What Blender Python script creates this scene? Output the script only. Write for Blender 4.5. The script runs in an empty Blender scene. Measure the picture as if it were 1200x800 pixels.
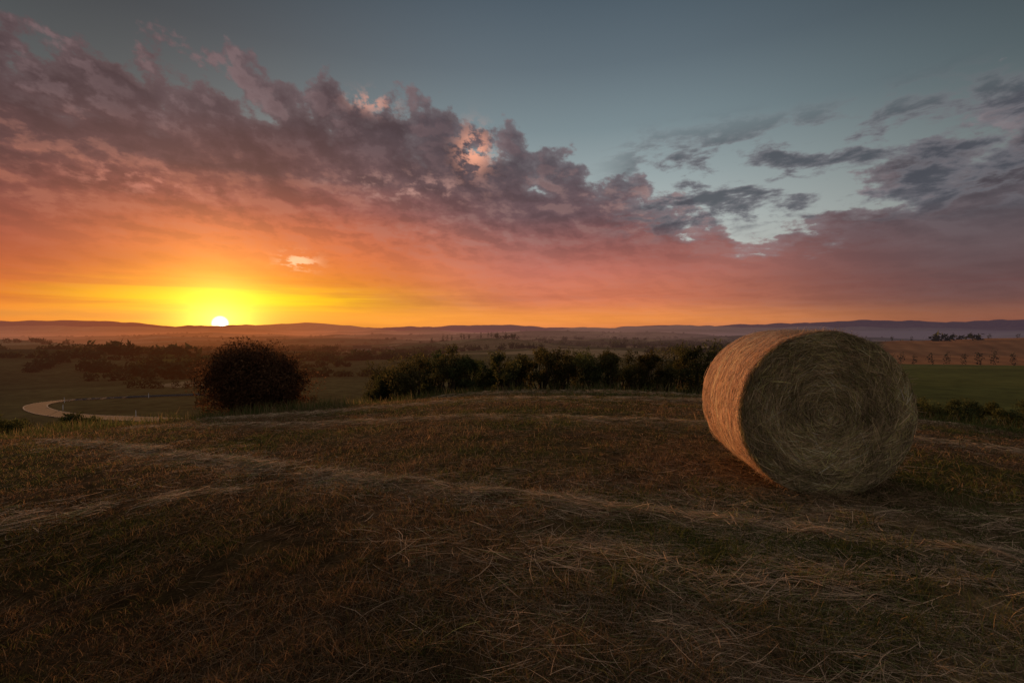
import bpy, math, random
import numpy as np
from mathutils import Vector, Matrix
random.seed(7); rng=np.random.default_rng(7)
scene=bpy.context.scene
scene.view_settings.view_transform='Standard'
scene.view_settings.look='None'
scene.view_settings.exposure=0

# ------------------------------------------------------------ helpers
def lin(c):
    out=[]
    for v in c[:3]:
        v=v/255.0
        out.append(v/12.92 if v<=0.04045 else ((v+0.055)/1.055)**2.4)
    return (out[0],out[1],out[2],1.0)
def softplus(x,s=1.0):
    return s*np.logaddexp(0,x/s)
def smax(a,b,k):
    return k*np.logaddexp(a/k,b/k)
def sstep(x,a,b):
    t=np.clip((x-a)/(b-a),0,1); return t*t*(3-2*t)
def hash2(ix,iy,seed=0):
    n=(ix.astype(np.int64)*374761393+iy.astype(np.int64)*668265263+seed*1442695041)&0xffffffff
    n=((n^(n>>13))*1274126177)&0xffffffff
    n=(n^(n>>16))&0xffffffff
    return n/4294967295.0
def vnoise(x,y,seed=0):
    x0=np.floor(x); y0=np.floor(y); fx=x-x0; fy=y-y0
    fx=fx*fx*(3-2*fx); fy=fy*fy*(3-2*fy)
    ix=x0.astype(np.int64); iy=y0.astype(np.int64)
    a=hash2(ix,iy,seed);b=hash2(ix+1,iy,seed);c=hash2(ix,iy+1,seed);d=hash2(ix+1,iy+1,seed)
    return (a*(1-fx)+b*fx)*(1-fy)+(c*(1-fx)+d*fx)*fy
def fbm(x,y,oct=4,seed=0):
    s=0;a=0.5;t=0
    for i in range(oct):
        s=s+a*vnoise(x*(2**i)+17.3*i,y*(2**i)+9.1*i,seed+i); t+=a; a*=0.5
    return s/t

# ------------------------------------------------------------ terrain height
LY=np.log(np.array([1,50,75,160,400,1500,5000,12000,20000,40000.]))
LZ=np.array([-12,-12,-12.4,-14.5,-18,-38,-62,-70,20,40.])
CY=np.log(np.array([1,50,100,200,400,1500,5000,12000,20000,40000.]))
CZ=np.array([-11,-11,-12,-13,-15,-30,-55,-60,10,30.])
RY=np.log(np.array([1,35,60,100,180,330,600,3000,12000,20000,40000.]))
RZ=np.array([-5.6,-5.6,-5.5,-6.6,-11.5,-9.0,-24,-60,-60,110,120.])
def H(x,y):
    x=np.asarray(x,float); y=np.asarray(y,float)
    r=np.hypot(x,y)+1e-6
    az=np.degrees(np.arctan2(x,y))
    zn=-0.0038*np.maximum(y-3,0)**2-0.002*np.maximum(-y-2,0)**1.6-0.09*softplus(-x-0.3,0.5)-0.11*softplus(x-5.5,0.8)
    zn=zn+0.03*(fbm(x*0.3,y*0.3,2,5)-0.5)+0.018*(fbm(x*2.2,y*2.2,2,9)-0.5)
    d=np.maximum(r*np.cos(np.radians(np.clip(az,-55,55))),1)
    l=np.log(d)
    zl=np.interp(l,LY,LZ); zc=np.interp(l,CY,CZ); zr=np.interp(l,RY,RZ)
    w1=sstep(az,-18,6); w2=sstep(az,22,38)
    zv=zl*(1-w1)+zc*w1; zv=zv*(1-w2)+zr*w2
    def bump(cx,cy,sx,sy,h,ang=0):
        ca,sa=math.cos(ang),math.sin(ang)
        dx=(x-cx)*ca+(y-cy)*sa; dy=-(x-cx)*sa+(y-cy)*ca
        return h*np.exp(-(dx/sx)**2-(dy/sy)**2)
    zv=zv+bump(-265,235,110,60,8.5)+bump(-30,560,85,60,12.5)+bump(-420,1100,260,90,17)+bump(150,900,220,80,9)
    zv=zv+bump(-1500,2600,900,240,42)+bump(400,2300,600,200,28)+bump(900,1500,300,160,18)
    zv=zv+bump(-600,560,120,70,12)+bump(-190,800,110,60,11)+bump(345,305,75,60,5.0)
    zv=zv+bump(-3900,5000,1300,350,66,0.15)+bump(-1100,4300,900,260,52,-0.1)+bump(1700,4800,1200,300,58,0.1)
    zv=zv+bump(-3600,8800,2000,600,100,-0.1)+bump(1200,9200,2200,500,98,0.08)+bump(6200,8600,2000,600,110,-0.2)+bump(-8200,8500,1800,600,105,0.3)
    zv=zv+np.clip((r-110)/250,0,1)*6*(fbm(x/110,y/80,3,21)-0.5)
    zv=zv+np.clip((r-500)/1500,0,1)*75*(fbm(x/620,y/420,4,31)-0.5)
    zv=zv+np.clip((r-3500)/5000,0,1)*330*(fbm(x/3300,y/2200,4,41)-0.5)
    zv=zv+np.clip((r-12000)/7000,0,1)*900*np.maximum(fbm(x/6800,y/6800,5,51)-0.48,-0.05)*(0.8+0.3*w2)
    return smax(zn,zv,0.5)

swaths=[ # (polyline, half width, count, pile height, x range over which the row thickens)
 ([(-13,13.2),(-7.3,9.2),(-3.7,6.6),(-2.0,5.5),(-0.3,4.5),(0.8,4.0),(1.9,3.6),(3.3,3.1),(6,2.1)],0.12,30000,0.06,None),
 ([(-7.5,5.2),(-5.1,4.8),(-3.9,5.1),(-2.4,5.6)],0.18,4500,0.03,(-2.4,-4.2)),
 ([(-1.4,3.6),(-0.4,3.3),(0.6,3.0),(1.2,2.85),(1.8,2.8),(3.0,2.55),(4.6,2.1)],0.26,16000,0.06,(-1.5,1.6)),
 ([(-1.0,2.5),(0.2,2.25),(1.0,2.15),(2.0,1.95),(3,1.8)],0.34,7000,0.04,(-1.2,1.6)),
 ([(-12,18.5),(-6,14.5),(0,13.4),(6,13.0),(13,13.5)],0.36,10000,0.08,None),
 ([(-13,16.5),(-5,11.0),(0,9.2),(4,8.0),(9,6.6)],0.22,9000,0.05,None),
 ([(-3,19.5),(3,17.5),(9,17.2),(15,17.5)],0.5,7000,0.14,None),
 ([(0.8,4.1),(3,3.75),(5,3.5),(8,3.2)],0.24,6500,0.05,(0.8,2.4)),
]
def seg_dist(x,y,poly):
    best=np.full(np.shape(x),1e9)
    for (x0,y0),(x1,y1) in zip(poly[:-1],poly[1:]):
        dx,dy=x1-x0,y1-y0; L=dx*dx+dy*dy
        t=np.clip(((x-x0)*dx+(y-y0)*dy)/L,0,1)
        best=np.minimum(best,np.hypot(x-x0-t*dx,y-y0-t*dy))
    return best
def fade_x(x,rg):
    if rg is None: return np.ones(np.shape(x))
    t=np.clip((x-rg[0])/(rg[1]-rg[0]),0,1); return t*t*(3-2*t)
def swath_mask(x,y):
    m=np.zeros(np.shape(x))
    wob=0.45*(fbm(x*1.1,y*1.1,3,77)-0.5)
    for poly,hw,c,h,rg in swaths:
        m=np.maximum(m,fade_x(x,rg)*np.exp(-((seg_dist(x,y,poly)+wob)/(hw*1.5))**2))
    return m*sstep(fbm(x*1.9,y*1.9,4,79),0.28,0.62)
def green_mask(x,y):
    g=fbm(x*0.45+3,y*0.7,4,61)
    g=sstep(g,0.42,0.62)
    g2=sstep(fbm(x*2.1,y*2.1,3,67),0.45,0.65)
    band=np.exp(-((y-(15.3+0.03*x))/1.2)**2)*sstep(x,-1,1.5)
    edge=sstep(y+0.25*np.abs(x),20.5,24)
    edge=np.maximum(edge,sstep(x*0.9+y*0.45,15.2,17.0))
    rightg=0.30*sstep(x,-1.5,1.5)*sstep(4.4-y,0,1)
    return np.clip(np.maximum(g*0.5+g2*0.34+rightg,np.maximum(band,edge)),0,1)
def vignette_tone(x,y):  # vignette painted into the ground and straw colours, darkest at near left
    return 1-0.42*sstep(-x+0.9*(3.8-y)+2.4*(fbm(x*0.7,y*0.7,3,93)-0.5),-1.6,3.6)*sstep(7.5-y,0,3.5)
def field_color(x,y):
    g=green_mask(x,y)[:,None]; s=swath_mask(x,y)[:,None]
    n=fbm(x*1.7,y*1.7,4,15)[:,None]
    brown=np.array([0.150,0.100,0.058])*(0.5+1.0*n)
    green=np.array([0.072,0.084,0.030])*(0.6+0.8*n)
    c=brown*(1-g)+green*g
    straw=np.array([0.48,0.35,0.22])
    return (c*(1-0.55*s)+straw*0.55*s)*vignette_tone(x,y)[:,None]

# ------------------------------------------------------------ node helpers
class NT:
    def __init__(s,tree): s.t=tree; s.n=tree.nodes; s.l=tree.links
    def _set(s,sock,v):
        if isinstance(v,bpy.types.NodeSocket): s.l.new(v,sock)
        else: sock.default_value=v
    def M(s,op,a,b=None,c=None,clamp=False):
        n=s.n.new('ShaderNodeMath'); n.operation=op; n.use_clamp=clamp
        s._set(n.inputs[0],a)
        if b is not None: s._set(n.inputs[1],b)
        if c is not None: s._set(n.inputs[2],c)
        return n.outputs[0]
    def smooth(s,v,a,b,lo=0.0,hi=1.0):
        n=s.n.new('ShaderNodeMapRange'); n.interpolation_type='SMOOTHSTEP'
        s._set(n.inputs[0],v); n.inputs[1].default_value=a; n.inputs[2].default_value=b
        n.inputs[3].default_value=lo; n.inputs[4].default_value=hi
        return n.outputs[0]
    def gauss(s,v,c,w):
        q=s.M('DIVIDE',s.M('SUBTRACT',v,c),w)
        return s.M('EXPONENT',s.M('MULTIPLY',s.M('MULTIPLY',q,q),-1.0))
    def mix(s,f,a,b,mode='MIX'):
        n=s.n.new('ShaderNodeMix'); n.data_type='RGBA'; n.blend_type=mode
        s._set(n.inputs[0],f); s._set(n.inputs[6],a); s._set(n.inputs[7],b)
        return n.outputs[2]
    def ramp(s,f,stops,interp='LINEAR'):
        n=s.n.new('ShaderNodeValToRGB'); cr=n.color_ramp; cr.interpolation=interp
        while len(cr.elements)>1: cr.elements.remove(cr.elements[-1])
        cr.elements[0].position=stops[0][0]; cr.elements[0].color=stops[0][1]
        for p,c in stops[1:]:
            e=cr.elements.new(p); e.color=c
        s._set(n.inputs[0],f)
        return n.outputs[0]
    def comb(s,x,y,z):
        n=s.n.new('ShaderNodeCombineXYZ'); s._set(n.inputs[0],x); s._set(n.inputs[1],y); s._set(n.inputs[2],z); return n.outputs[0]
    def noise(s,v,scale,detail=4,rough=0.5,dist=0.0,lac=2.0,dim='3D'):
        n=s.n.new('ShaderNodeTexNoise'); n.noise_dimensions=dim; s._set(n.inputs['Vector'],v)
        n.inputs['Scale'].default_value=scale; n.inputs['Detail'].default_value=detail
        n.inputs['Roughness'].default_value=rough; n.inputs['Distortion'].default_value=dist
        n.inputs['Lacunarity'].default_value=lac
        return n.outputs[0]

SUN_AZ=-31.1; SUN_EL=0.62
# ------------------------------------------------------------ world sky
world=bpy.data.worlds.new("World"); scene.world=world; world.use_nodes=True
nt=world.node_tree; nt.nodes.clear(); k=NT(nt)
out=nt.nodes.new('ShaderNodeOutputWorld'); bg=nt.nodes.new('ShaderNodeBackground')
nt.links.new(bg.outputs[0],out.inputs[0])
tc=nt.nodes.new('ShaderNodeTexCoord'); sep=nt.nodes.new('ShaderNodeSeparateXYZ')
nt.links.new(tc.outputs['Generated'],sep.inputs[0])
X,Y,Z=sep.outputs
DEG=57.29578
az=k.M('MULTIPLY',k.M('ARCTAN2',X,Y),DEG)
el=k.M('MULTIPLY',k.M('ARCSINE',Z),DEG)
elp=k.M('MAXIMUM',el,0.0)
vx=k.M('DIVIDE',az,7.0); vy=k.M('MULTIPLY',k.M('LOGARITHM',k.M('ADD',elp,6.0),math.e),5.6)
vxx=k.M('ADD',vx,k.M('MULTIPLY',vy,0.10))
P=k.comb(vxx,vy,0.0)
P2=k.comb(k.M('ADD',vxx,-0.12),k.M('ADD',vy,-0.20),0.0)
nA=k.noise(P,1.20,8,0.58,0.0,dim='2D')
nB=k.noise(P2,1.20,5,0.58,0.0,dim='2D')
nL=k.noise(P,0.34,2,0.5,0.0,dim='2D')
def e(v): return (v/40.0,)*3+(1,)
def ap(a): return (a+90)/180.0
azf=k.M('DIVIDE',k.M('ADD',az,90.0),180.0,clamp=True)
edge=k.M('MULTIPLY',k.ramp(azf,[(ap(-90),e(20)),(ap(-46),e(24.0)),(ap(-33),e(25.8)),(ap(-25),e(26.0)),(ap(-12),e(24.6)),(ap(-4),e(23.0)),(ap(3),e(21.0)),(ap(8),e(19.2)),(ap(16),e(15.4)),
   (ap(26),e(10.4)),(ap(32.5),e(11.8)),(ap(39),e(15.6)),(ap(47),e(20.5)),(ap(90),e(24))]),40.0)
dep=k.M('SUBTRACT',edge,el)
dep=k.M('ADD',dep,k.M('MULTIPLY',k.M('MINIMUM',dep,0.0),0.8))
cov=k.M('ADD',k.M('DIVIDE',dep,4.0),k.M('MULTIPLY',k.M('SUBTRACT',nA,0.5),5.6))
cov=k.M('ADD',cov,k.M('MULTIPLY',k.M('SUBTRACT',nL,0.5),1.6))
cov=k.M('ADD',cov,k.smooth(el,10.0,5.0,0.0,1.6))
alpha=k.smooth(cov,-0.10,0.45)
thick=k.smooth(cov,0.1,1.2)
P3=k.comb(k.M('MULTIPLY',az,0.085),k.M('MULTIPLY',el,0.24),3.3)
nC=k.noise(P3,1.9,6,0.60,0.2)
reg=k.M('MULTIPLY',k.smooth(az,8,18),k.M('MULTIPLY',k.smooth(el,9.0,12),k.smooth(el,23.0,17.5)))
a2=k.M('MULTIPLY',k.smooth(nC,0.45,0.56),reg)
def R(stops): return k.ramp(k.M('DIVIDE',el,40.0,clamp=True),[(a/40.0,lin(c)) for a,c in stops])
bL=R([(0,(190,95,48)),(1.5,(225,115,42)),(3.2,(216,108,50)),(5,(202,103,62)),(8,(176,94,74)),(11,(138,82,76)),(15,(92,68,71)),(20,(68,59,66)),(40,(60,60,68))])
bS=R([(0,(245,150,60)),(1.6,(255,180,40)),(3.6,(252,165,45)),(5.2,(246,142,52)),(8,(242,132,76)),(10.5,(218,120,86)),(13,(166,98,88)),(16,(106,79,82)),(21,(80,70,77)),(40,(72,70,80))])
bM=R([(0,(232,134,78)),(1.0,(236,142,82)),(3.6,(222,128,92)),(6.6,(198,116,98)),(9.6,(166,106,99)),(13,(118,94,98)),(18,(92,86,93)),(40,(90,92,102))])
bR=R([(0,(148,96,82)),(0.8,(144,92,78)),(2.6,(120,86,82)),(6.3,(104,85,87)),(10,(94,86,91)),(14,(82,80,86)),(19,(64,69,77)),(40,(58,64,74))])
body=k.mix(k.smooth(az,-47,-31),bL,bS)
body=k.mix(k.smooth(az,-24,4),body,bM)
body=k.mix(k.smooth(az,8,46),body,bR)
rel=k.M('SUBTRACT',nA,nB)
lit=k.smooth(rel,0.01,0.15)
dark=k.smooth(rel,0.03,-0.14)
upper=k.smooth(el,6,13)
litc=k.mix(k.smooth(az,-30,0),lin((212,136,110)),lin((182,146,138)))
litc=k.mix(k.smooth(el,13,20),litc,lin((122,104,108)))
litc=k.mix(k.smooth(az,8,38),litc,lin((128,117,121)))
thin=k.M('SUBTRACT',1.0,k.smooth(cov,0.3,2.0))
lw=k.M('MULTIPLY',lit,k.M('ADD',k.M('MULTIPLY',thin,0.45),0.30))
body=k.mix(k.M('MULTIPLY',lw,k.M('ADD',k.M('MULTIPLY',upper,0.8),0.2)),body,litc)
body=k.mix(k.M('MULTIPLY',dark,k.M('ADD',k.M('MULTIPLY',upper,0.42),0.16)),body,k.mix(0.5,body,lin((50,45,52))))
rim=k.M('MULTIPLY',k.M('SUBTRACT',1.0,thick),0.38)
rimc=k.mix(k.smooth(az,-40,5),lin((116,100,104)),lin((154,150,154)))
body=k.mix(rim,body,rimc)
PS=k.comb(k.M('MULTIPLY',az,0.03),k.M('MULTIPLY',el,0.62),7.0)
nS=k.noise(PS,1.6,5,0.55,0.3)
stk=k.M('MULTIPLY',k.smooth(nS,0.46,0.66),k.smooth(el,7,2.5))
body=k.mix(k.M('MULTIPLY',stk,0.36),body,k.mix(0.5,body,lin((120,66,64))))
body=k.mix(k.M('MULTIPLY',k.smooth(nL,0.35,0.65),0.30),body,k.mix(1.0,body,lin((180,165,172)),'MULTIPLY'))
clear=R([(0,(205,190,170)),(8,(192,194,188)),(12,(176,184,182)),(17,(148,161,163)),(22,(118,134,140)),(28,(92,106,115)),(34,(72,86,97)),(40,(62,76,87))])
sky=nt.nodes.new('ShaderNodeTexSky'); sky.sky_type='NISHITA'; sky.sun_disc=False
sky.sun_elevation=math.radians(2.0); sky.sun_rotation=math.radians(SUN_AZ)
clear=k.mix(0.015,clear,sky.outputs[0],'ADD')
fall=k.M('SUBTRACT',1.0,k.M('MULTIPLY',k.smooth(k.M('ABSOLUTE',k.M('SUBTRACT',az,6.0)),6,52),0.62))
clear=k.mix(1.0,clear,k.comb(fall,fall,fall),'MULTIPLY')
col=k.mix(alpha,clear,body)
c2=k.mix(k.smooth(nC,0.49,0.63),lin((114,112,118)),lin((74,77,85)))
col=k.mix(k.M('MULTIPLY',a2,0.9),col,c2)
nF=k.noise(P,3.4,5,0.6,0.0,dim='2D')
def spot(a0,aw,e0,ew,c,st,th=0.5,ww=0.1):
    global col
    m=k.M('MULTIPLY',k.gauss(az,a0,aw),k.gauss(el,e0,ew))
    m=k.M('MULTIPLY',m,k.smooth(nF,th,th+ww))
    col=k.mix(k.M('MULTIPLY',m,st,clamp=True),col,lin(c))
spot(-23.7,1.7,7.3,0.85,(255,196,150),1.2,0.46,0.14)
spot(-4.5,1.8,20.0,2.0,(240,168,140),1.1,0.42,0.16)
spot(-16,2.2,24.0,0.9,(205,150,134),0.9,0.44,0.16)
spot(-37,7,13.8,1.4,(214,140,122),0.6,0.46,0.25)
spot(-12,8,15.8,1.6,(205,158,146),0.6,0.48,0.25)
barn=k.noise(k.comb(k.M('MULTIPLY',az,0.25),k.M('MULTIPLY',el,1.2),2.0),1.0,4,0.6)
bar=k.M('MULTIPLY',k.gauss(k.M('ADD',el,k.M('MULTIPLY',k.M('SUBTRACT',barn,0.5),0.8)),1.35,0.36),k.smooth(az,-34,-37.5))
col=k.mix(k.M('MULTIPLY',bar,0.9),col,lin((92,58,60)))
sv=Vector((math.sin(math.radians(SUN_AZ))*math.cos(math.radians(SUN_EL)),math.cos(math.radians(SUN_AZ))*math.cos(math.radians(SUN_EL)),math.sin(math.radians(SUN_EL))))
dotn=nt.nodes.new('ShaderNodeVectorMath'); dotn.operation='DOT_PRODUCT'
nt.links.new(tc.outputs['Generated'],dotn.inputs[0]); dotn.inputs[1].default_value=sv
ang=k.M('MULTIPLY',k.M('ARCCOSINE',k.M('MINIMUM',dotn.outputs['Value'],1.0)),DEG)
band=k.M('MULTIPLY',k.gauss(az,SUN_AZ+2,12.0),k.gauss(el,2.6,1.8))
band=k.M('MULTIPLY',band,k.smooth(nS,0.64,0.40,0.40,1.15),clamp=True)
col=k.mix(band,col,lin((255,212,14)))
band2=k.M('MULTIPLY',k.gauss(az,SUN_AZ+4,46.0),k.gauss(el,1.3,1.1))
col=k.mix(k.M('MULTIPLY',band2,0.78),col,lin((255,160,62)))
g1=k.M('EXPONENT',k.M('MULTIPLY',ang,-0.42))
col=k.mix(g1,col,(2.6,1.7,0.25,1),'ADD')
g2=k.M('MULTIPLY',k.M('EXPONENT',k.M('MULTIPLY',ang,-0.10)),0.30)
col=k.mix(g2,col,(1.0,0.34,0.04,1),'ADD')
disc=k.smooth(ang,0.85,0.35)
col=k.mix(disc,col,(6.0,5.2,3.2,1))
sky_fill=k.M('MAXIMUM',k.smooth(el,36,60),k.smooth(k.M('ABSOLUTE',az),62,100))  # unseen sky overhead and behind camera, brightened as added fill for the field
col=k.mix(sky_fill,col,(0.178,0.155,0.145,1))
col=k.mix(k.smooth(el,-0.3,-3.0),col,(0.03,0.022,0.018,1))
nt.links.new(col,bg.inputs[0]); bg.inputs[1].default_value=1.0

# ------------------------------------------------------------ sun lamp
sl=bpy.data.lights.new("sun","SUN"); sl.energy=5.0; sl.angle=math.radians(0.6); sl.color=(1.0,0.46,0.18)
so=bpy.data.objects.new("sun",sl); scene.collection.objects.link(so)
se=math.radians(2.6)
sd=Vector((math.sin(math.radians(SUN_AZ))*math.cos(se),math.cos(math.radians(SUN_AZ))*math.cos(se),math.sin(se)))
so.rotation_euler=sd.to_track_quat('Z','Y').to_euler()

# ------------------------------------------------------------ materials
def new_mat(name):
    m=bpy.data.materials.new(name); m.use_nodes=True; m.node_tree.nodes.clear()
    return m,NT(m.node_tree)
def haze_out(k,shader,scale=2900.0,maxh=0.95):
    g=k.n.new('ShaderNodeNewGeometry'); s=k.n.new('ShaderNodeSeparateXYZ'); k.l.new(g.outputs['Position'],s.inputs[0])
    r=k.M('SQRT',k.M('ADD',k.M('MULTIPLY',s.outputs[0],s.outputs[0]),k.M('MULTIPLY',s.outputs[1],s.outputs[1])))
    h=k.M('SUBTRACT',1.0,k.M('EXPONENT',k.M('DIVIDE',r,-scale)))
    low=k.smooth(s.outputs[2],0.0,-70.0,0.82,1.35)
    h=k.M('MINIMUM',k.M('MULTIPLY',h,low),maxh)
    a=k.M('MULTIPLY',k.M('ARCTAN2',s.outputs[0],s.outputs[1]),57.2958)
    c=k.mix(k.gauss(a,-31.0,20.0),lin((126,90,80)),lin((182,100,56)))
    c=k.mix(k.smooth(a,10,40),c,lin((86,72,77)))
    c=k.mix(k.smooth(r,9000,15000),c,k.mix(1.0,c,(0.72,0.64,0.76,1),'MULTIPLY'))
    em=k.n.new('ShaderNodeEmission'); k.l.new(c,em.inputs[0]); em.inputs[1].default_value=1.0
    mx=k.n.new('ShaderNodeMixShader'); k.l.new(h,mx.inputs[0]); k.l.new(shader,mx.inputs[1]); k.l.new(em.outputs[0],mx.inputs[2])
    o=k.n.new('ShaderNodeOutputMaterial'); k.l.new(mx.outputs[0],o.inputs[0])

def ground_mat():
    m,k=new_mat("ground")
    g=k.n.new('ShaderNodeNewGeometry'); pos=g.outputs['Position']
    at=k.n.new('ShaderNodeAttribute'); at.attribute_name='Col'
    s=k.n.new('ShaderNodeSeparateXYZ'); k.l.new(pos,s.inputs[0])
    r=k.M('SQRT',k.M('ADD',k.M('MULTIPLY',s.outputs[0],s.outputs[0]),k.M('MULTIPLY',s.outputs[1],s.outputs[1])))
    P2=k.comb(s.outputs[0],s.outputs[1],0.0)
    wob=k.n.new('ShaderNodeVectorMath'); wob.operation='MULTIPLY_ADD'
    nn=k.n.new('ShaderNodeTexNoise'); k.l.new(P2,nn.inputs['Vector']); nn.inputs['Scale'].default_value=0.008
    k.l.new(nn.outputs[1],wob.inputs[0]); wob.inputs[1].default_value=(90,90,0); k.l.new(P2,wob.inputs[2])
    vo=k.n.new('ShaderNodeTexVoronoi'); k.l.new(wob.outputs[0],vo.inputs['Vector']); vo.inputs['Scale'].default_value=0.0085
    sc=k.n.new('ShaderNodeSeparateColor'); k.l.new(vo.outputs['Color'],sc.inputs[0])
    patch=k.ramp(sc.outputs[0],[(0,(0.075,0.070,0.034,1)),(0.2,(0.125,0.115,0.050,1)),(0.4,(0.24,0.175,0.095,1)),(0.55,(0.095,0.090,0.040,1)),(0.7,(0.33,0.25,0.14,1)),(0.85,(0.11,0.105,0.046,1)),(1.0,(0.18,0.125,0.072,1))],'CONSTANT')
    n1=k.noise(P2,0.05,5,0.6)
    patch=k.mix(0.8,patch,k.ramp(n1,[(0.25,(0.6,0.6,0.6,1)),(0.75,(1.4,1.4,1.4,1))]),'MULTIPLY')
    n3=k.noise(P2,0.35,4,0.65)
    patch=k.mix(0.8,patch,k.ramp(n3,[(0.3,(0.55,0.55,0.55,1)),(0.7,(1.45,1.4,1.3,1))]),'MULTIPLY')
    n2=k.noise(P2,0.012,6,0.6)
    patch=k.mix(k.smooth(n2,0.60,0.63),patch,(0.035,0.042,0.018,1))
    brownhill=k.M('MULTIPLY',k.smooth(r,228,236),k.smooth(r,640,600))
    a=k.M('MULTIPLY',k.M('ARCTAN2',s.outputs[0],s.outputs[1]),57.2958)
    furrow=k.M('ADD',k.M('MULTIPLY',k.M('SINE',k.M('ADD',k.M('MULTIPLY',k.M('ADD',s.outputs[0],k.M('MULTIPLY',s.outputs[1],-0.6)),0.55),k.M('MULTIPLY',n1,9.0))),0.10),0.95)
    bh=k.mix(1.0,(0.42,0.20,0.085,1),k.ramp(n1,[(0.25,(0.65,0.65,0.65,1)),(0.75,(1.35,1.35,1.35,1))]),'MULTIPLY')
    bh=k.mix(1.0,bh,k.comb(furrow,furrow,furrow),'MULTIPLY')
    patch=k.mix(k.M('MULTIPLY',brownhill,k.smooth(a,37,38)),patch,bh)
    gf=k.M('MULTIPLY',k.smooth(r,42,48),k.smooth(r,232,228))
    gr=k.mix(1.0,(0.12,0.135,0.045,1),k.ramp(n1,[(0.25,(0.7,0.7,0.7,1)),(0.75,(1.3,1.3,1.3,1))]),'MULTIPLY')
    gr=k.mix(0.7,gr,k.ramp(n3,[(0.3,(0.6,0.6,0.6,1)),(0.7,(1.4,1.35,1.2,1))]),'MULTIPLY')
    patch=k.mix(k.M('MULTIPLY',gf,k.smooth(a,30,33)),patch,gr)
    f1=k.noise(pos,9.0,6,0.7)
    f2=k.noise(pos,60.0,3,0.7)
    near=k.mix(1.0,at.outputs['Color'],k.ramp(f1,[(0.3,(0.35,0.35,0.35,1)),(0.7,(1.35,1.3,1.2,1))]),'MULTIPLY')
    near=k.mix(0.7,near,k.ramp(f2,[(0.35,(0.45,0.45,0.45,1)),(0.65,(1.4,1.35,1.3,1))]),'MULTIPLY')
    base=k.mix(k.smooth(r,34,50),near,patch)
    b=k.n.new('ShaderNodeBsdfDiffuse'); k.l.new(base,b.inputs[0]); b.inputs[1].default_value=0.9
    bp=k.n.new('ShaderNodeBump'); bp.inputs['Distance'].default_value=0.03; bp.inputs['Strength'].default_value=0.8
    k.l.new(f1,bp.inputs['Height']); k.l.new(bp.outputs[0],b.inputs['Normal'])
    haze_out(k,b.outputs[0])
    return m
def attr_mat(name,transl=0.3,haze=False):
    m,k=new_mat(name)
    at=k.n.new('ShaderNodeAttribute'); at.attribute_name='Col'
    c=at.outputs['Color']
    p=k.n.new('ShaderNodeBsdfDiffuse'); k.l.new(c,p.inputs['Color']); p.inputs['Roughness'].default_value=0.3
    t=k.n.new('ShaderNodeBsdfTranslucent'); k.l.new(c,t.inputs[0])
    mx=k.n.new('ShaderNodeMixShader'); mx.inputs[0].default_value=transl
    k.l.new(p.outputs[0],mx.inputs[1]); k.l.new(t.outputs[0],mx.inputs[2])
    if haze: haze_out(k,mx.outputs[0])
    else:
        o=k.n.new('ShaderNodeOutputMaterial'); k.l.new(mx.outputs[0],o.inputs[0])
    return m
def plain_mat(name,c,rough=0.8,scale=5.0,var=0.4,haze=False):
    m,k=new_mat(name); g=k.n.new('ShaderNodeNewGeometry'); n=k.noise(g.outputs['Position'],scale,6,0.6)
    col=k.mix(1.0,(c[0],c[1],c[2],1),k.ramp(n,[(0.3,(1-var,)*3+(1,)),(0.7,(1+var,)*3+(1,))]),'MULTIPLY')
    p=k.n.new('ShaderNodeBsdfPrincipled'); k.l.new(col,p.inputs['Base Color']); p.inputs['Roughness'].default_value=rough
    p.inputs['Specular IOR Level'].default_value=0.05
    if haze: haze_out(k,p.outputs[0])
    else:
        o=k.n.new('ShaderNodeOutputMaterial'); k.l.new(p.outputs[0],o.inputs[0])
    return m
M_ground=ground_mat()
M_grass=attr_mat("dry_grass_mat",0.25)
M_straw=attr_mat("straw_mat",0.12)
M_leaf=attr_mat("leaf_mat",0.30)
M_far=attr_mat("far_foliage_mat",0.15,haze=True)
M_bark=plain_mat("bark",(0.06,0.045,0.032))

# ------------------------------------------------------------ mesh builders
def make_mesh(name,co,faces_flat,nper,mat,cols=None,smooth=False,parent=None):
    me=bpy.data.meshes.new(name)
    nv=len(co); nf=len(faces_flat)//nper
    me.vertices.add(nv); me.vertices.foreach_set('co',np.asarray(co,np.float32).ravel())
    me.loops.add(nf*nper); me.loops.foreach_set('vertex_index',np.asarray(faces_flat,np.int32).ravel())
    me.polygons.add(nf); me.polygons.foreach_set('loop_start',np.arange(0,nf*nper,nper,dtype=np.int32))
    me.polygons.foreach_set('loop_total',np.full(nf,nper,np.int32))
    if smooth: me.polygons.foreach_set('use_smooth',np.ones(nf,bool))
    me.update(calc_edges=True); me.validate()
    if cols is not None:
        a=me.color_attributes.new('Col','FLOAT_COLOR','POINT')
        c=np.ones((nv,4),np.float32); c[:,:3]=cols
        a.data.foreach_set('color',c.ravel())
    me.materials.append(mat)
    ob=bpy.data.objects.new(name,me); scene.collection.objects.link(ob)
    if parent: ob.parent=parent
    return ob
def strips(name,C,W,S,cols,mat,parent=None):
    N,K,_=C.shape
    if S.ndim==2: S=S[:,None,:]
    A=C-S*W[...,None]; B=C+S*W[...,None]
    co=np.stack([A,B],axis=2).reshape(-1,3)
    base=(np.arange(N)*K*2)[:,None]+(np.arange(K-1)*2)[None,:]
    f=np.stack([base,base+1,base+3,base+2],axis=-1).reshape(-1)
    cc=np.repeat(cols,K*2,axis=0)
    return make_mesh(name,co,f,4,mat,cc,parent=parent)

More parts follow.
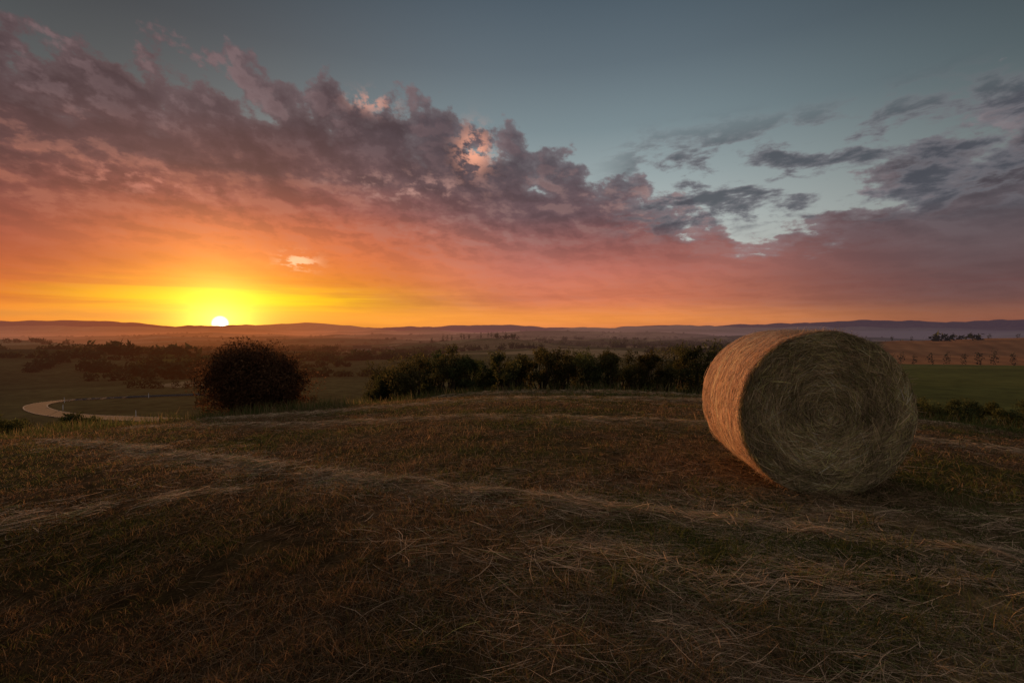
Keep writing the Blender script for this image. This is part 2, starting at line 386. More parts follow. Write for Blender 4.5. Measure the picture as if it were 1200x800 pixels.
# ------------------------------------------------------------ ground sheet
def build_ground():
    th=np.concatenate([np.arange(-75,75,0.28),np.arange(75,285,2.5)])
    th=np.radians(th); nt_=len(th)
    r=np.exp(np.linspace(math.log(0.25),math.log(42000),430)); nr=len(r)
    R_,T_=np.meshgrid(r,th,indexing='ij')
    x=(R_*np.sin(T_)).ravel(); y=(R_*np.cos(T_)).ravel(); z=H(x,y)
    co=np.stack([x,y,z],1)
    i=np.arange(nr-1)[:,None]; j=np.arange(nt_)[None,:]; j2=(j+1)%nt_
    f=np.stack([i*nt_+j,(i+1)*nt_+j,(i+1)*nt_+j2,i*nt_+j2],-1)[:,:,::-1].reshape(-1)
    c=len(co); co=np.vstack([co,[[0,0,float(H(0.,0.))]]])
    jj=np.arange(0,nt_-1,2); fan=np.stack([np.full(len(jj),c),jj,jj+1,(jj+2)%nt_],-1).reshape(-1)
    f=np.concatenate([f,fan])
    near=np.hypot(co[:,0],co[:,1])<80
    cols=np.full((len(co),3),0.06); cols[near]=field_color(co[near,0],co[near,1])
    return make_mesh("ground",co,f,4,M_ground,cols,smooth=True)
build_ground()

# ------------------------------------------------------------ stubble
def polar_sample(N,r0,r1,a0=-62,a1=62):
    r=np.exp(rng.uniform(math.log(r0),math.log(r1),N)); a=np.radians(rng.uniform(a0,a1,N))
    return r*np.sin(a),r*np.cos(a),r
def unit(v): return v/np.maximum(np.linalg.norm(v,axis=-1,keepdims=True),1e-9)
def stubble():
    N=300000
    x,y,r=polar_sample(N,1.35,27)
    keep=(fbm(x*2.5,y*2.5,3,88)>0.30)&(rng.random(N)>0.75*swath_mask(x,y))
    x,y,r=x[keep],y[keep],r[keep]; N=len(x)
    z=H(x,y)
    g=green_mask(x,y)
    far=sstep(r,12,24)
    tuft=sstep(fbm(x*4,y*4,2,131),0.55,0.75)
    h=(rng.uniform(0.012,0.040,N))*(1+0.9*g+0.9*tuft)*(1+1.0*far)*(0.5+1.0*fbm(x*1.3,y*1.3,3,33))
    h*=np.where((rng.random(N)<0.03),2.0,1)
    a=rng.uniform(0,2*np.pi,N); lean=rng.uniform(0.2,1.8,N)*h
    d=np.stack([np.cos(a)*lean,np.sin(a)*lean,h],1)
    b=np.stack([x,y,z-0.004],1)
    C=np.stack([b,b+d*np.array([0.4,0.4,0.6]),b+d],1)
    w=(0.0007+0.00038*r)*rng.uniform(0.6,1.3,N)
    W=np.stack([w,w*0.8,w*0.2],1)
    a2=rng.uniform(0,2*np.pi,N); S=np.stack([np.cos(a2),np.sin(a2),np.zeros(N)],1)
    fc=field_color(x,y)
    t=rng.random(N)[:,None]
    dry=np.array([0.36,0.255,0.15]); red=np.array([0.21,0.13,0.077]); grn=np.array([0.120,0.148,0.048]); dk=np.array([0.09,0.070,0.046])
    gm=(rng.random(N)<(0.16+0.8*g))[:,None]
    col=np.where(gm,grn*(0.5+0.9*t),np.where(t<0.35,red,np.where(t<0.5,dk*1.3,dry)))*rng.uniform(0.5,1.3,(N,1))
    col=(col*0.8)*vignette_tone(x,y)[:,None]+fc*0.35
    strips("stubble_grass",C,W,S,col,M_grass)
stubble()
def lay_straw(x,y,head,L,h,w,N):
    curv=rng.normal(0,0.26,N)
    pts=[];t=np.array([-0.5,-0.17,0.17,0.5])
    tilt=rng.normal(0,0.10,N)
    for tt in t:
        aa=head+curv*tt
        px=x+np.cos(aa)*L*tt; py=y+np.sin(aa)*L*tt
        pz=H(px,py)+h+np.maximum(tilt*L*tt,-h)+0.003
        pts.append(np.stack([px,py,pz],1))
    C=np.stack(pts,1)
    up=rng.normal(0,0.5,N)
    S=unit(np.stack([-np.sin(head),np.cos(head),up],1))
    W=np.stack([w*0.6,w,w,w*0.5],1)
    return C,W,S
def swath_straw():
    CC=[];WW=[];SS=[];KK=[]
    for poly,hw,cnt,ph,rg in swaths:
        P=np.array(poly); seg=np.diff(P,axis=0); L=np.hypot(seg[:,0],seg[:,1])
        mid=(P[1:]+P[:-1])/2; wgt=L/np.hypot(mid[:,0],mid[:,1])**0.9; wgt/=wgt.sum()
        s=rng.choice(len(seg),cnt,p=wgt); t=rng.random(cnt)
        c=P[s]+seg[s]*t[:,None]
        nrm=np.stack([-seg[s,1],seg[s,0]],1)/L[s][:,None]
        spread=np.where(rng.random(cnt)<0.62,hw,hw*3.0)*(0.4+1.3*fbm(c[:,0]*1.3,c[:,1]*1.3,2,6))
        off=rng.normal(0,1,cnt)*spread+0.45*(fbm(c[:,0]*1.2,c[:,1]*1.2,4,3)-0.5)
        c=c+nrm*off[:,None]
        keep=(fbm(c[:,0]*3.0,c[:,1]*3.0,3,19)+rng.normal(0,0.10,cnt)>0.42)&(rng.random(cnt)<fade_x(c[:,0],rg)*vignette_tone(c[:,0],c[:,1])**0.3)
        c=c[keep]; s=s[keep]; off=off[keep]; n=len(c)
        head=np.arctan2(seg[s,1],seg[s,0])+rng.normal(0,0.75,n)
        r=np.hypot(c[:,0],c[:,1])
        Ls=rng.uniform(0.05,0.32,n)
        hh=ph*np.exp(-(off/(hw*1.4))**2)*rng.random(n)
        w=(0.0004+0.00036*r)*rng.uniform(0.6,1.4,n)
        C,W,S=lay_straw(c[:,0],c[:,1],head,Ls,hh,w,n)
        CC.append(C);WW.append(W);SS.append(S)
        base=np.array([0.72,0.55,0.38])*rng.uniform(0.35,1.1,(n,1))
        gm=(rng.random(n)<0.25)[:,None]
        KK.append(np.where(gm,base*np.array([0.44,0.60,0.38]),base))
    strips("hay_swath",np.concatenate(CC),np.concatenate(WW),np.concatenate(SS),np.concatenate(KK),M_straw)
swath_straw()
def loose():
    N=80000
    x,y,r=polar_sample(N,1.3,22)
    keep=fbm(x*1.2,y*1.2,4,119)+rng.normal(0,0.09,N)>0.47
    x,y,r=x[keep],y[keep],r[keep];N=len(x)
    C,W,S=lay_straw(x,y,rng.uniform(0,6.28,N),rng.uniform(0.03,0.18,N),rng.uniform(0.0,0.03,N),(0.0004+0.00033*r)*rng.uniform(0.5,1.3,N),N)
    col=np.array([0.42,0.30,0.185])*rng.uniform(0.3,1.15,(N,1))*vignette_tone(x,y)[:,None]
    strips("loose_straw",C,W,S,col,M_straw)
loose()
def tall_grass():
    N=60000
    x=rng.uniform(-22,40,N); y=rng.uniform(17,36,N)
    m=(y+0.22*np.abs(x)>20.5)
    x,y=x[m],y[m];N=len(x)
    n=fbm(x*0.5,y*0.5,3,71)
    h=rng.uniform(0.15,0.5,N)*sstep(n,0.25,0.7)*1.2
    a=rng.uniform(0,6.28,N); lean=rng.uniform(0.05,0.5,N)*h
    b=np.stack([x,y,H(x,y)-0.01],1); d=np.stack([np.cos(a)*lean,np.sin(a)*lean,h],1)
    C=np.stack([b,b+d*np.array([0.3,0.3,0.55]),b+d],1)
    w=rng.uniform(0.006,0.014,N); W=np.stack([w,w*0.8,w*0.2],1)
    a2=rng.uniform(0,6.28,N); S=np.stack([np.cos(a2),np.sin(a2),np.zeros(N)],1)
    t=rng.random((N,1))
    col=np.where(t<0.7,np.array([0.13,0.155,0.055]),np.array([0.32,0.25,0.13]))*rng.uniform(0.5,1.2,(N,1))
    strips("meadow_grass",C,W,S,col,M_grass)
tall_grass()

# ------------------------------------------------------------ hay bale
def hay_bale():
    th=math.radians(6.0)
    nrm=np.array([-math.sin(th),-math.cos(th),0]); t=np.array([math.cos(th),-math.sin(th),0]); up=np.array([0,0,1.])
    Rr=0.765; Wd=1.2
    fc=np.array([2.87,4.40,0]); mid=fc-nrm*Wd/2
    gz=float(H(np.array([mid[0]]),np.array([mid[1]]))[0]); 
    cz=gz+Rr-0.02
    root=bpy.data.objects.new("hay_bale",None); scene.collection.objects.link(root)
    def prof(phi,rad,ax):
        lump=0.030*(fbm(np.cos(phi)*2+5,np.sin(phi)*2+ax*1.5,3,201)-0.5)+0.012*(fbm(np.cos(phi)*9,np.sin(phi)*9+ax*6,2,202)-0.5)
        rr=rad*(1+lump)
        xx=np.cos(phi)*rr; zz=np.sin(phi)*rr
        floor=-(Rr-0.045)
        zz=np.where(zz<floor,floor+(zz-floor)*0.25,zz)
        xx=xx*(1+0.02*np.clip(-zz/Rr,0,1))
        p=mid[None,:]+t[None,:]*xx[:,None]+up[None,:]*zz[:,None]+(-nrm)[None,:]*((ax-0.5)*Wd)[:,None]
        p[:,2]+=cz
        return p
    prf=[]
    for f in np.linspace(0.02,0.95,22): prf.append((f,0.012*(1-f)))
    for q in np.linspace(0.1,1,7): 
        a=q*math.pi/2; prf.append((0.95+0.045*math.sin(a),0.035*(1-math.cos(a))))
    for s in np.linspace(0.06,0.94,26): prf.append((0.995+0.012*math.sin(math.pi*s),s))
    for q in np.linspace(0,0.9,7):
        a=(1-q)*math.pi/2; prf.append((0.95+0.045*math.sin(a),1-0.035*(1-math.cos(a))))
    for f in np.linspace(0.95,0.02,12): prf.append((f,1-0.012*(1-f)))
    NP=len(prf); NA=220
    ph=np.linspace(0,2*np.pi,NA,endpoint=False)
    co=[]; cc=[]
    for f,ax in prf:
        a=np.full(NA,ax)
        if f<0.95:
            rip=0.008*np.sin(f*75+ph*1.0)+0.012*(fbm(np.cos(ph)*3,np.sin(ph)*3+f*9,3,210)-0.5)
            a=a+np.where(ax<0.5,rip,-rip)
        co.append(prof(ph,np.full(NA,f*Rr),a))
        side=(f>0.985)
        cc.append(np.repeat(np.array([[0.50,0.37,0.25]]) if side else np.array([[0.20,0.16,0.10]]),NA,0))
    co=np.concatenate(co); cc=np.concatenate(cc)
    i=np.arange(NP-1)[:,None]; j=np.arange(NA)[None,:]; j2=(j+1)%NA
    f=np.stack([i*NA+j,i*NA+j2,(i+1)*NA+j2,(i+1)*NA+j],-1).reshape(-1)
    m,k=new_mat("bale_core_mat")
    g=k.n.new('ShaderNodeNewGeometry'); n=k.noise(g.outputs['Position'],30,6,0.7)
    at=k.n.new('ShaderNodeAttribute'); at.attribute_name='Col'
    c=k.mix(1.0,at.outputs['Color'],k.ramp(n,[(0.3,(0.45,0.45,0.45,1)),(0.7,(1.4,1.4,1.4,1))]),'MULTIPLY')
    d=k.n.new('ShaderNodeBsdfDiffuse'); k.l.new(c,d.inputs[0]); bp=k.n.new('ShaderNodeBump'); bp.inputs['Distance'].default_value=0.02
    k.l.new(n,bp.inputs['Height']); k.l.new(bp.outputs[0],d.inputs['Normal'])
    o=k.n.new('ShaderNodeOutputMaterial'); k.l.new(d.outputs[0],o.inputs[0])
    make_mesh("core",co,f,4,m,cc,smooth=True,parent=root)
    def face(front,N,name,base):
        rad=np.sqrt(rng.uniform(0.0,0.985,N))*Rr*0.985
        rad=rad+0.007*np.sin(rad/Rr*80)
        p0=rng.uniform(0,2*np.pi,N)
        L=rng.uniform(0.04,0.17,N); span=L/np.maximum(rad,0.07); span=np.minimum(span,2.0)
        drift=rng.normal(0,0.16,N)*L
        odd=rng.random(N)<0.24; drift=np.where(odd,rng.normal(0,1.0,N)*L,drift)
        out=0.006+rng.random(N)**2*0.028+np.where(odd,0.012,0)
        pts=[];sd=[]
        for q in (-0.5,-0.17,0.17,0.5):
            phq=p0+span*q; rq=np.clip(rad+drift*q,0.005,Rr*0.995)
            edge=np.clip((rq/Rr-0.95)/0.05,0,1); axd=-(out+0*q)+0.035*Wd*edge**2*0.9
            ax=axd/Wd if front else 1-axd/Wd
            pts.append(prof(phq,rq,ax))
            sd.append(np.cos(phq)[:,None]*t+np.sin(phq)[:,None]*up+ (nrm*0.3))
        C=np.stack(pts,1); S=unit(np.stack(sd,1)+rng.normal(0,0.25,(N,1,3)))
        w=rng.uniform(0.0010,0.0028,N)*np.where(rng.random(N)<0.06,1.8,1); W=np.stack([w*0.5,w,w,w*0.4],1)
        ringv=fbm(rad*20,p0*0.8,3,230)[:,None]; blot=fbm(np.cos(p0)*rad*6+9,np.sin(p0)*rad*6+9,3,231)[:,None]
        light=np.where(rng.random(N)<0.10,1.7,1.0)[:,None]
        col=base*(0.35+0.9*ringv)*(0.6+0.8*blot)*rng.uniform(0.35,1.45,(N,1))*light
        gm=(rng.random(N)<0.35)[:,None]; col=np.where(gm,col*np.array([0.80,0.90,0.66]),col)
        col=np.minimum(col,0.82)
        strips(name,C,W,S,col,M_straw,parent=root)
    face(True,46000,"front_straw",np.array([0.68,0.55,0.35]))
    face(False,7000,"back_straw",np.array([0.68,0.55,0.35]))
    N=36000
    p0=rng.uniform(0,2*np.pi,N); ax=rng.uniform(0.0,1.0,N)
    L=rng.uniform(0.04,0.18,N); span=L/Rr; odd=rng.random(N)<0.35
    dr=np.where(odd,rng.normal(0,0.6,N),rng.normal(0,0.12,N))*L
    out=0.003+rng.random(N)**2*0.009+np.where(rng.random(N)<0.03,0.015,0)
    pts=[];sd=[]
    for q in (-0.5,-0.17,0.17,0.5):
        phq=p0+span*q; a=np.clip(ax+dr*q/Wd,0.003,0.997)
        e_=np.minimum(a,1-a); rim=np.clip(1-e_/0.035,0,1)
        rr=Rr*(0.995+0.012*np.sin(np.pi*a))-Rr*0.035*rim**2+out
        pts.append(prof(phq,rr,a))
        sd.append(np.repeat(-nrm[None,:],N,0)+0.1*(np.cos(phq)[:,None]*t+np.sin(phq)[:,None]*up))
    C=np.stack(pts,1); S=unit(np.stack(sd,1)+rng.normal(0,0.18,(N,1,3)))
    w=rng.uniform(0.0011,0.0030,N); W=np.stack([w*0.5,w,w,w*0.4],1)
    bandv=fbm(ax*22,p0*1.2,3,240)[:,None]
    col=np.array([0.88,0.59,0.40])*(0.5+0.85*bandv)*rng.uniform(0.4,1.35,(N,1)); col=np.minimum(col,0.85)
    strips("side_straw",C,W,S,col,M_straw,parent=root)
    nth=26; K=120; C=np.zeros((nth,K,3)); 
    for i_ in range(nth):
        a=np.full(K,0.04+0.92*i_/(nth-1)); p=np.linspace(0,2*np.pi,K)
        e_=np.minimum(a,1-a); rim=np.clip(1-e_/0.035,0,1)
        C[i_]=prof(p,Rr*(0.995+0.012*np.sin(np.pi*a))-Rr*0.035*rim**2+0.010,a+0.006*np.sin(p*30+i_*3.14))
    W=np.full((nth,K),0.0014); S=np.repeat(nrm[None,:],nth,0)
    strips("net_wrap",C,W,S,np.full((nth,3),0.6),M_straw,parent=root)
    N=2600
    p0=rng.uniform(0,2*np.pi,N); ax=np.where(rng.random(N)<0.6,rng.uniform(0,0.06,N),rng.uniform(0,1,N))
    b=prof(p0,np.full(N,Rr*0.97),ax)
    rad=np.cos(p0)[:,None]*t+np.sin(p0)[:,None]*up; tan=-np.sin(p0)[:,None]*t+np.cos(p0)[:,None]*up
    d=unit(rad*rng.uniform(0.2,0.9,(N,1))+tan*rng.normal(0,1,(N,1))+nrm*rng.normal(0.2,0.4,(N,1)))*rng.uniform(0.03,0.10,(N,1))
    C=np.stack([b,b+d*0.5,b+d+np.array([0,0,-0.006])],1)
    w=rng.uniform(0.001,0.002,N); W=np.stack([w,w,w*0.4],1); S=unit(np.cross(d,rng.normal(0,1,(N,3))))
    strips("stray_stalks",C,W,S,np.array([0.6,0.45,0.29])*rng.uniform(0.5,1.2,(N,1)),M_straw,parent=root)
    N=4500
    s=rng.uniform(-1.0,1.0,N); a=rng.uniform(-0.25,1.15,N)
    gx=mid[0]+t[0]*s*0.8-nrm[0]*(a-0.5)*Wd; gy=mid[1]+t[1]*s*0.8-nrm[1]*(a-0.5)*Wd
    C,W,S=lay_straw(gx,gy,rng.uniform(0,6.28,N),rng.uniform(0.05,0.2,N),rng.random(N)*0.06,rng.uniform(0.0015,0.003,N),N)
    strips("foot_straw",C,W,S,np.array([0.36,0.26,0.15])*rng.uniform(0.4,1.1,(N,1)),M_straw,parent=root)
hay_bale()

# ------------------------------------------------------------ foliage
def leaf_quads(centres,size,cols,N):
    a=unit(rng.normal(0,1,(N,3))); b=unit(np.cross(a,rng.normal(0,1,(N,3))))
    s=size[:,None]
    co=np.stack([centres-a*s,centres-b*s*0.45,centres+a*s,centres+b*s*0.45],1).reshape(-1,3)
    f=np.arange(N*4)
    return co,f,np.repeat(cols,4,axis=0)
def tube(p0,p1,r0,r1,n=6):
    p0=np.array(p0,float);p1=np.array(p1,float); d=unit((p1-p0)[None])[0]
    u=unit(np.cross(d,[0.3,0.9,0.1])[None])[0]; v=np.cross(d,u)
    a=np.linspace(0,2*np.pi,n,endpoint=False)
    ring=np.cos(a)[:,None]*u+np.sin(a)[:,None]*v
    co=np.concatenate([p0+ring*r0,p1+ring*r1])
    j=np.arange(n); f=np.stack([j,(j+1)%n,n+(j+1)%n,n+j],-1)
    return co,f
def limbs_object(name,segs,parent):
    co=[];f=[];o=0
    for s in segs:
        c,ff=tube(*s); co.append(c); f.append(ff+o); o+=len(c)
    make_mesh(name,np.concatenate(co),np.concatenate(f).reshape(-1),4,M_bark,parent=parent)
def shrub(name,cx,cy,w,h,depth,nleaf,leafsize,base_col,nl=16,lowcrown=0.05,rnd=1.0):
    root=bpy.data.objects.new(name,None); scene.collection.objects.link(root)
    gz=float(H(np.array([cx]),np.array([cy]))[0])
    L=[]
    segs=[]
    while len(L)<nl:
        u=rng.uniform(-1,1,3)
        if np.linalg.norm(u)>1: continue
        zz=gz+h*(lowcrown+(1-lowcrown)*(0.5+0.42*u[2]))
        L.append((cx+u[0]*w*0.40,cy+u[1]*depth*0.40,zz,rng.uniform(0.14,0.26)*min(w,h)))
    cs=[];cc=[]
    per=nleaf//nl
    for (lx,ly,lz,lr) in L:
        d=unit(rng.normal(0,1,(per,3)))*(rng.random((per,1))**0.45)*lr*np.array([1.15,1.0,0.9])
        n=1+0.9*(fbm(d[:,0]*2/lr+lx,d[:,2]*2/lr+lz,3,301)-0.5)[:,None]
        p=np.array([lx,ly,lz])+d*n
        cs.append(p)
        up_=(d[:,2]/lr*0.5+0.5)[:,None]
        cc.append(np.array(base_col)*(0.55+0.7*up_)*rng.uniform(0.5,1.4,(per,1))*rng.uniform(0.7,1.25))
        b0=(cx+rng.uniform(-.12,.12)*w,cy,gz-0.1); m=(0.5*(b0[0]+lx)+rng.normal(0,.1),0.5*(b0[1]+ly),gz+0.4*(lz-gz))
        segs.append((b0,m,0.06*h/3,0.04*h/3)); segs.append((m,(lx,ly,lz+lr*0.3),0.04*h/3,0.008))
        for _ in range(int(5*rnd)):
            dd=unit(rng.normal(0,1,(1,3))+np.array([[0,0,0.7]]))[0]*lr*rng.uniform(0.9,1.35)
            segs.append(((lx,ly,lz),(lx+dd[0],ly+dd[1],lz+dd[2]),0.015*h/3,0.004))
            q=rng.uniform(0.6,1.0,16)[:,None]
            cs.append(np.array([lx,ly,lz])+dd*q+rng.normal(0,0.05,(16,3))); cc.append(np.array(base_col)*rng.uniform(0.6,1.3,(16,1)))
    C=np.concatenate(cs); K=np.concatenate(cc); keep=C[:,2]>gz-0.2; C=C[keep];K=K[keep]; N=len(C)
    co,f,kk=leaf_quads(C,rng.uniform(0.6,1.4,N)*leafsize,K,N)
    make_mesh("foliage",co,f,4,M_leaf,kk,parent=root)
    limbs_object("branches",segs,root)
    return root
DG=(0.095,0.112,0.046)
shrub("bush",-17.9,33.8,8.2,5.7,5.4,70000,0.085,(0.15,0.085,0.048),nl=110,rnd=0.0)
shrub("bush",-24.5,38,4.5,2.2,3.5,5000,0.07,DG,nl=12)
shrub("bush",-29.5,40,5.5,1.7,3.5,5000,0.07,DG,nl=12)
shrub("bush",-33.5,37,4.5,2.4,3.5,5000,0.07,DG,nl=12)
shrub("bush",-38.5,36,5.5,2.9,3.5,6000,0.07,DG,nl=14)
shrub("bush",-21.5,44,5.0,3.4,3.5,5000,0.07,DG,nl=12)
tops=[(446,440),(458,426),(470,418),(484,409),(498,404),(512,400),(528,404),(544,410),(560,420),(575,414),(590,409),(604,407),(618,404),(634,401),(650,407),(664,410),(680,407),(696,411),(712,407),(728,405),(744,409),(760,406),(776,403),(792,405),(808,401),(824,404),(840,401),(856,404),(880,408),(905,410),(930,412)]
for i_,(pxx,pyy) in enumerate(tops):
    d=26+2.2*math.sin(i_*1.7)
    xx=(pxx-600)/567*d; zt=1.5-(pyy+rng.uniform(-3,5)-386)/567*d
    g0=float(H(np.array([xx]),np.array([d]))[0]); hh=zt-g0+0.15
    shrub("hedge_shrub",xx,d,rng.uniform(1.3,3.0),hh,2.4,4200,0.05,np.array(DG)*rng.uniform(0.6,1.25)*np.array([rng.uniform(.9,1.3),1,1]),nl=13,lowcrown=-0.05)
for xx,d,hh,ww in [(26.5,31,2.3,4),(30,32,2.6,4),(33.5,33,2.1,4),(37,34,2.8,5),(24,32.5,1.6,3),(41,36,2.6,5),(35,29,1.2,3),(28.5,34,2.2,5),(22.5,30,1.3,3)]:
    shrub("hedge_shrub",xx,d,ww,hh,2.6,6000,0.055,DG,nl=14,lowcrown=-0.05)

# ------------------------------------------------------------ distant trees
def distant():
    cs=[];cc=[];sz=[]
    def blob(x,y,h,w,n,col,ls=0.16):
        z=H(x,y)
        K=len(x)
        u=unit(rng.normal(0,1,(K,n,3)))*(rng.random((K,n,1))**0.4)
        u*=1+0.25*rng.normal(0,1,(K,n,1))*0.5
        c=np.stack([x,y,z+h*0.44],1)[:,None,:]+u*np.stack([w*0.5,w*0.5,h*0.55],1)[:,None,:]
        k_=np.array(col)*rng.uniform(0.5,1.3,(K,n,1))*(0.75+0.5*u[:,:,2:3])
        cs.append(c.reshape(-1,3)); cc.append(k_.reshape(-1,3)); sz.append(np.repeat(np.maximum(w,h*0.5)*ls,n)*rng.uniform(0.6,1.4,K*n))
    CG=(0.055,0.066,0.028)
    def poly(pts,step,h0,h1,w,n=60,col=CG,jit=0.5,ls=0.16):
        P=np.array(pts,float); xs=[];ys=[]
        for a,b in zip(P[:-1],P[1:]):
            L=np.hypot(*(b-a)); m=max(int(L/step),1); tt=(np.arange(m)+rng.uniform(-jit,jit,m)*0.6)/m
            q=a+(b-a)*tt[:,None]; xs+=list(q[:,0]); ys+=list(q[:,1])
        x=np.array(xs);y=np.array(ys); x+=rng.normal(0,step*0.1,len(x)); 
        h=rng.uniform(h0,h1,len(x)); blob(x,y,h,h*w*rng.uniform(0.8,1.2,len(x)),n,col,ls)
    arc=[(230*math.sin(math.radians(a_)),230*math.cos(math.radians(a_))) for a_ in range(37,52)]
    poly(arc,2.9,3.6,5.2,0.5,110,jit=0.2,ls=0.11,col=(0.035,0.042,0.018))
    poly([(250,345),(330,335),(430,320)],14,4,7,0.5,50)
    poly([(-92,565),(-60,558),(-30,556),(5,560)],7,6,9,0.38,50,jit=0.8)
    poly([(-30,640),(60,640),(160,640),(260,600)],10,5,10,0.9,50)
    for pts in [[(-130,150),(-100,158),(-60,165),(-30,170)],[(-230,200),(-170,215),(-110,205),(-70,225)],[(-150,260),(-100,270),(-40,300)],
                [(-330,330),(-240,350),(-160,340),(-90,380),(-20,400)],[(-420,520),(-300,480),(-180,520),(-70,480)],[(-560,700),(-400,720),(-200,690),(-40,760)],
                [(-900,1000),(-600,950),(-300,1020),(100,980)],[(200,420),(260,450),(330,500),(420,520)],[(150,700),(300,760),(500,740),(800,700)],
                [(-170,170),(-210,240),(-200,300)],[(-90,250),(-150,350),(-160,420)],[(-340,330),(-420,470),(-430,560)],[(-230,560),(-330,640),(-360,760)],[(-60,330),(-100,460),(-190,560)]]:
        poly(pts,5,1.8,4.2,1.9,60)
    poly([(-58,92),(-48,95),(-36,96)],3,1.4,2.6,1.5,160,ls=0.1)
    poly([(-60,118),(-80,125),(-104,128)],4,2.0,3.5,1.2,120,ls=0.1)
    poly([(-75,66),(-62,64),(-50,63)],3,1.2,2.0,1.5,160,ls=0.1)
    poly([(-100,80),(-92,74),(-84,70)],3,1.5,3.0,1.5,160,ls=0.1)
    N=12000
    r=np.exp(rng.uniform(math.log(150),math.log(5500),N)); a=np.radians(rng.uniform(-60,60,N)); x=r*np.sin(a); y=r*np.cos(a)
    k1=(fbm(x/60,y/35,3,401)>0.66)|((fbm(x/260,y/90,3,402)>0.61)&(r>600))
    k1&=~((np.degrees(a)>30)&(r<420))
    x,y,r=x[k1],y[k1],r[k1]
    h=rng.uniform(2.6,6.5,len(x))*(1+0.25*(r>1500)); blob(x,y,h,h*rng.uniform(1.0,2.4,len(x)),46,CG)
    C=np.concatenate(cs);K=np.concatenate(cc);S=np.concatenate(sz); N=len(C)
    co,f,kk=leaf_quads(C,S,K,N)
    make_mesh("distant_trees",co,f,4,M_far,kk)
    print("distant leaves",N)
distant()

# ------------------------------------------------------------ road
def road():
    P=np.array([(-8,66),(-25,69.5),(-45,72.5),(-59.5,75),(-71.5,78),(-82.7,84.5),(-91,92.5),(-92,99.6),(-84,106),(-70,112),(-50,117)],float)
    pts=[]
    Q=np.vstack([2*P[0]-P[1],P,2*P[-1]-P[-2]])
    for i in range(1,len(Q)-2):
        for t in np.linspace(0,1,14,endpoint=False):
            p0,p1,p2,p3=Q[i-1],Q[i],Q[i+1],Q[i+2]
            pts.append(0.5*((2*p1)+(-p0+p2)*t+(2*p0-5*p1+4*p2-p3)*t*t+(-p0+3*p1-3*p2+p3)*t**3))
    C=np.array(pts); d=np.gradient(C,axis=0); d/=np.hypot(d[:,0],d[:,1])[:,None]; n=np.stack([-d[:,1],d[:,0]],1)
    root=bpy.data.objects.new("road",None); scene.collection.objects.link(root)
    zc=H(C[:,0],C[:,1])
    def ribbon(name,o0,o1,dz,mat):
        rows=[]
        for o in np.linspace(o0,o1,3):
            q=C+n*o; rows.append(np.stack([q[:,0],q[:,1],np.maximum(H(q[:,0],q[:,1]),zc)+dz],1))
        co=np.stack(rows,1).reshape(-1,3); K=len(C)
        i=np.arange(K-1)[:,None]*3; j=np.arange(2)[None,:]
        f=np.stack([i+j,i+j+1,i+j+4,i+j+3],-1).reshape(-1)
        make_mesh(name,co,f,4,mat,parent=root,smooth=True)
    ribbon("asphalt",-1.7,1.7,0.10,plain_mat("asphalt",(0.065,0.063,0.065),0.95,2,0.2))
    wm=plain_mat("road_paint",(0.5,0.5,0.48),0.9,3,0.1)
    ribbon("edge_line_near",-1.60,-1.52,0.106,wm); ribbon("edge_line_far",1.52,1.60,0.106,wm)
    pm=plain_mat("post_white",(0.7,0.7,0.7)); 
    for i in range(20,len(C),24):
        q=C[i]-n[i]*2.6; z=float(H(np.array([q[0]]),np.array([q[1]]))[0])
        co,f=tube((q[0],q[1],z-0.1),(q[0],q[1],z+0.95),0.07,0.05,8)
        co2,f2=tube((q[0],q[1],z+0.95),(q[0],q[1],z+1.02),0.05,0.01,8)
        make_mesh("roadside_post",np.vstack([co,co2]),np.concatenate([f,f2+len(co)]).reshape(-1),4,pm)
road()

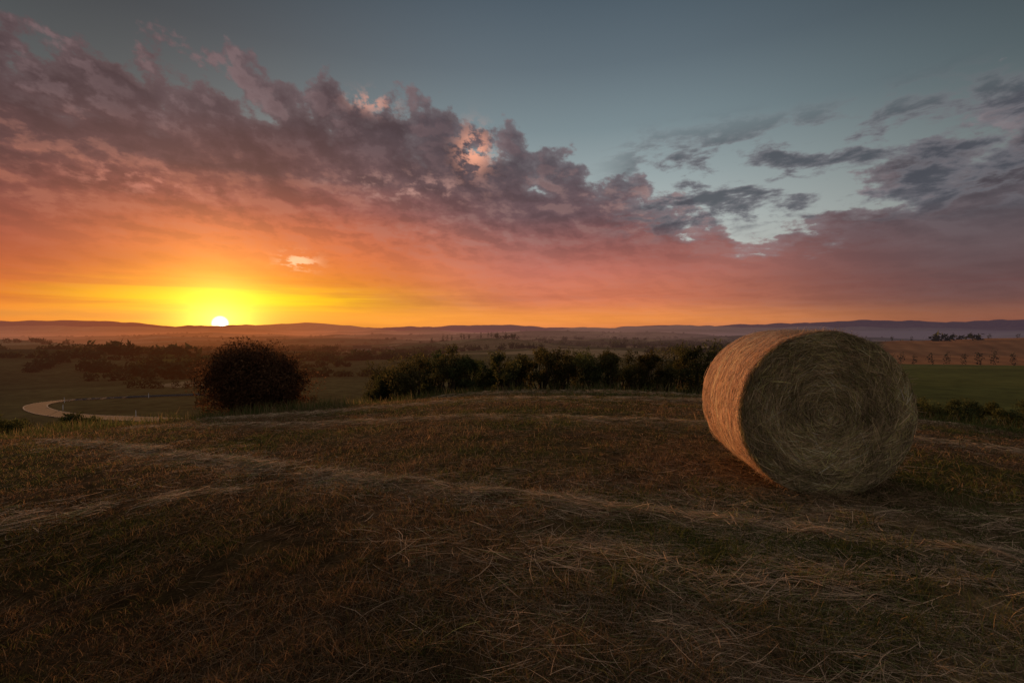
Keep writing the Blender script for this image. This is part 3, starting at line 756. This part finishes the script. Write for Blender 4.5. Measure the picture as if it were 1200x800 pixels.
# ------------------------------------------------------------ farmhouses in the valley
def farmhouse(cx,cy,w,d,h,rot):
    root=bpy.data.objects.new("farmhouse",None); scene.collection.objects.link(root)
    gz=float(H(np.array([cx]),np.array([cy]))[0])-0.3
    ca,sa=math.cos(rot),math.sin(rot)
    def T(p): return [(cx+x*ca-y*sa,cy+x*sa+y*ca,gz+z) for x,y,z in p]
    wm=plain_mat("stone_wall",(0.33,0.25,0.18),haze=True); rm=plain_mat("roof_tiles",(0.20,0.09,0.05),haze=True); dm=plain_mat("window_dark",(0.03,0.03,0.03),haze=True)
    def mk(name,v,f,mat):
        me=bpy.data.meshes.new(name); me.from_pydata(T(v),[],f); me.materials.append(mat); o=bpy.data.objects.new(name,me); scene.collection.objects.link(o); o.parent=root
    a,b=w/2,d/2; g=h+d*0.22
    mk("walls",[(-a,-b,0),(a,-b,0),(a,b,0),(-a,b,0),(-a,-b,h),(a,-b,h),(a,b,h),(-a,b,h),(-a,0,g),(a,0,g)],
       [(0,1,5,4),(1,2,6,9,5),(2,3,7,6),(3,0,4,8,7)],wm)
    e=0.4
    mk("roof",[(-a-e,-b-e,h-0.1),(a+e,-b-e,h-0.1),(a+e,0,g+0.15),(-a-e,0,g+0.15),(a+e,b+e,h-0.1),(-a-e,b+e,h-0.1)],[(0,1,2,3),(3,2,4,5)],rm)
    v=[];f=[]
    for fl in range(2):
        for i in range(4):
            x0=-a+w*(i+0.5)/4-0.5; z0=1+fl*h*0.45; o=len(v)
            v+=[(x0,-b-0.03,z0),(x0+1,-b-0.03,z0),(x0+1,-b-0.03,z0+1.3),(x0,-b-0.03,z0+1.3)]; f.append((o,o+1,o+2,o+3))
    mk("windows",v,f,dm)
    mk("chimney",[(1,-.4,h),(1.8,-.4,h),(1.8,.4,h),(1,.4,h),(1,-.4,g+1.2),(1.8,-.4,g+1.2),(1.8,.4,g+1.2),(1,.4,g+1.2)],[(0,1,5,4),(1,2,6,5),(2,3,7,6),(3,0,4,7),(4,5,6,7)],wm)
farmhouse(-140,452,16,9,6,0.3)
farmhouse(-118,458,11,8,5,-0.4)
farmhouse(-330,600,18,9,7,0.1)

# ------------------------------------------------------------ camera
cam=bpy.data.cameras.new("camera"); cam.lens=17.0; cam.sensor_width=36; cam.clip_start=0.05; cam.clip_end=120000
co_=bpy.data.objects.new("camera",cam); scene.collection.objects.link(co_)
co_.location=(0,0,1.5); co_.rotation_euler=(math.radians(90-1.4),0,0)
scene.camera=co_
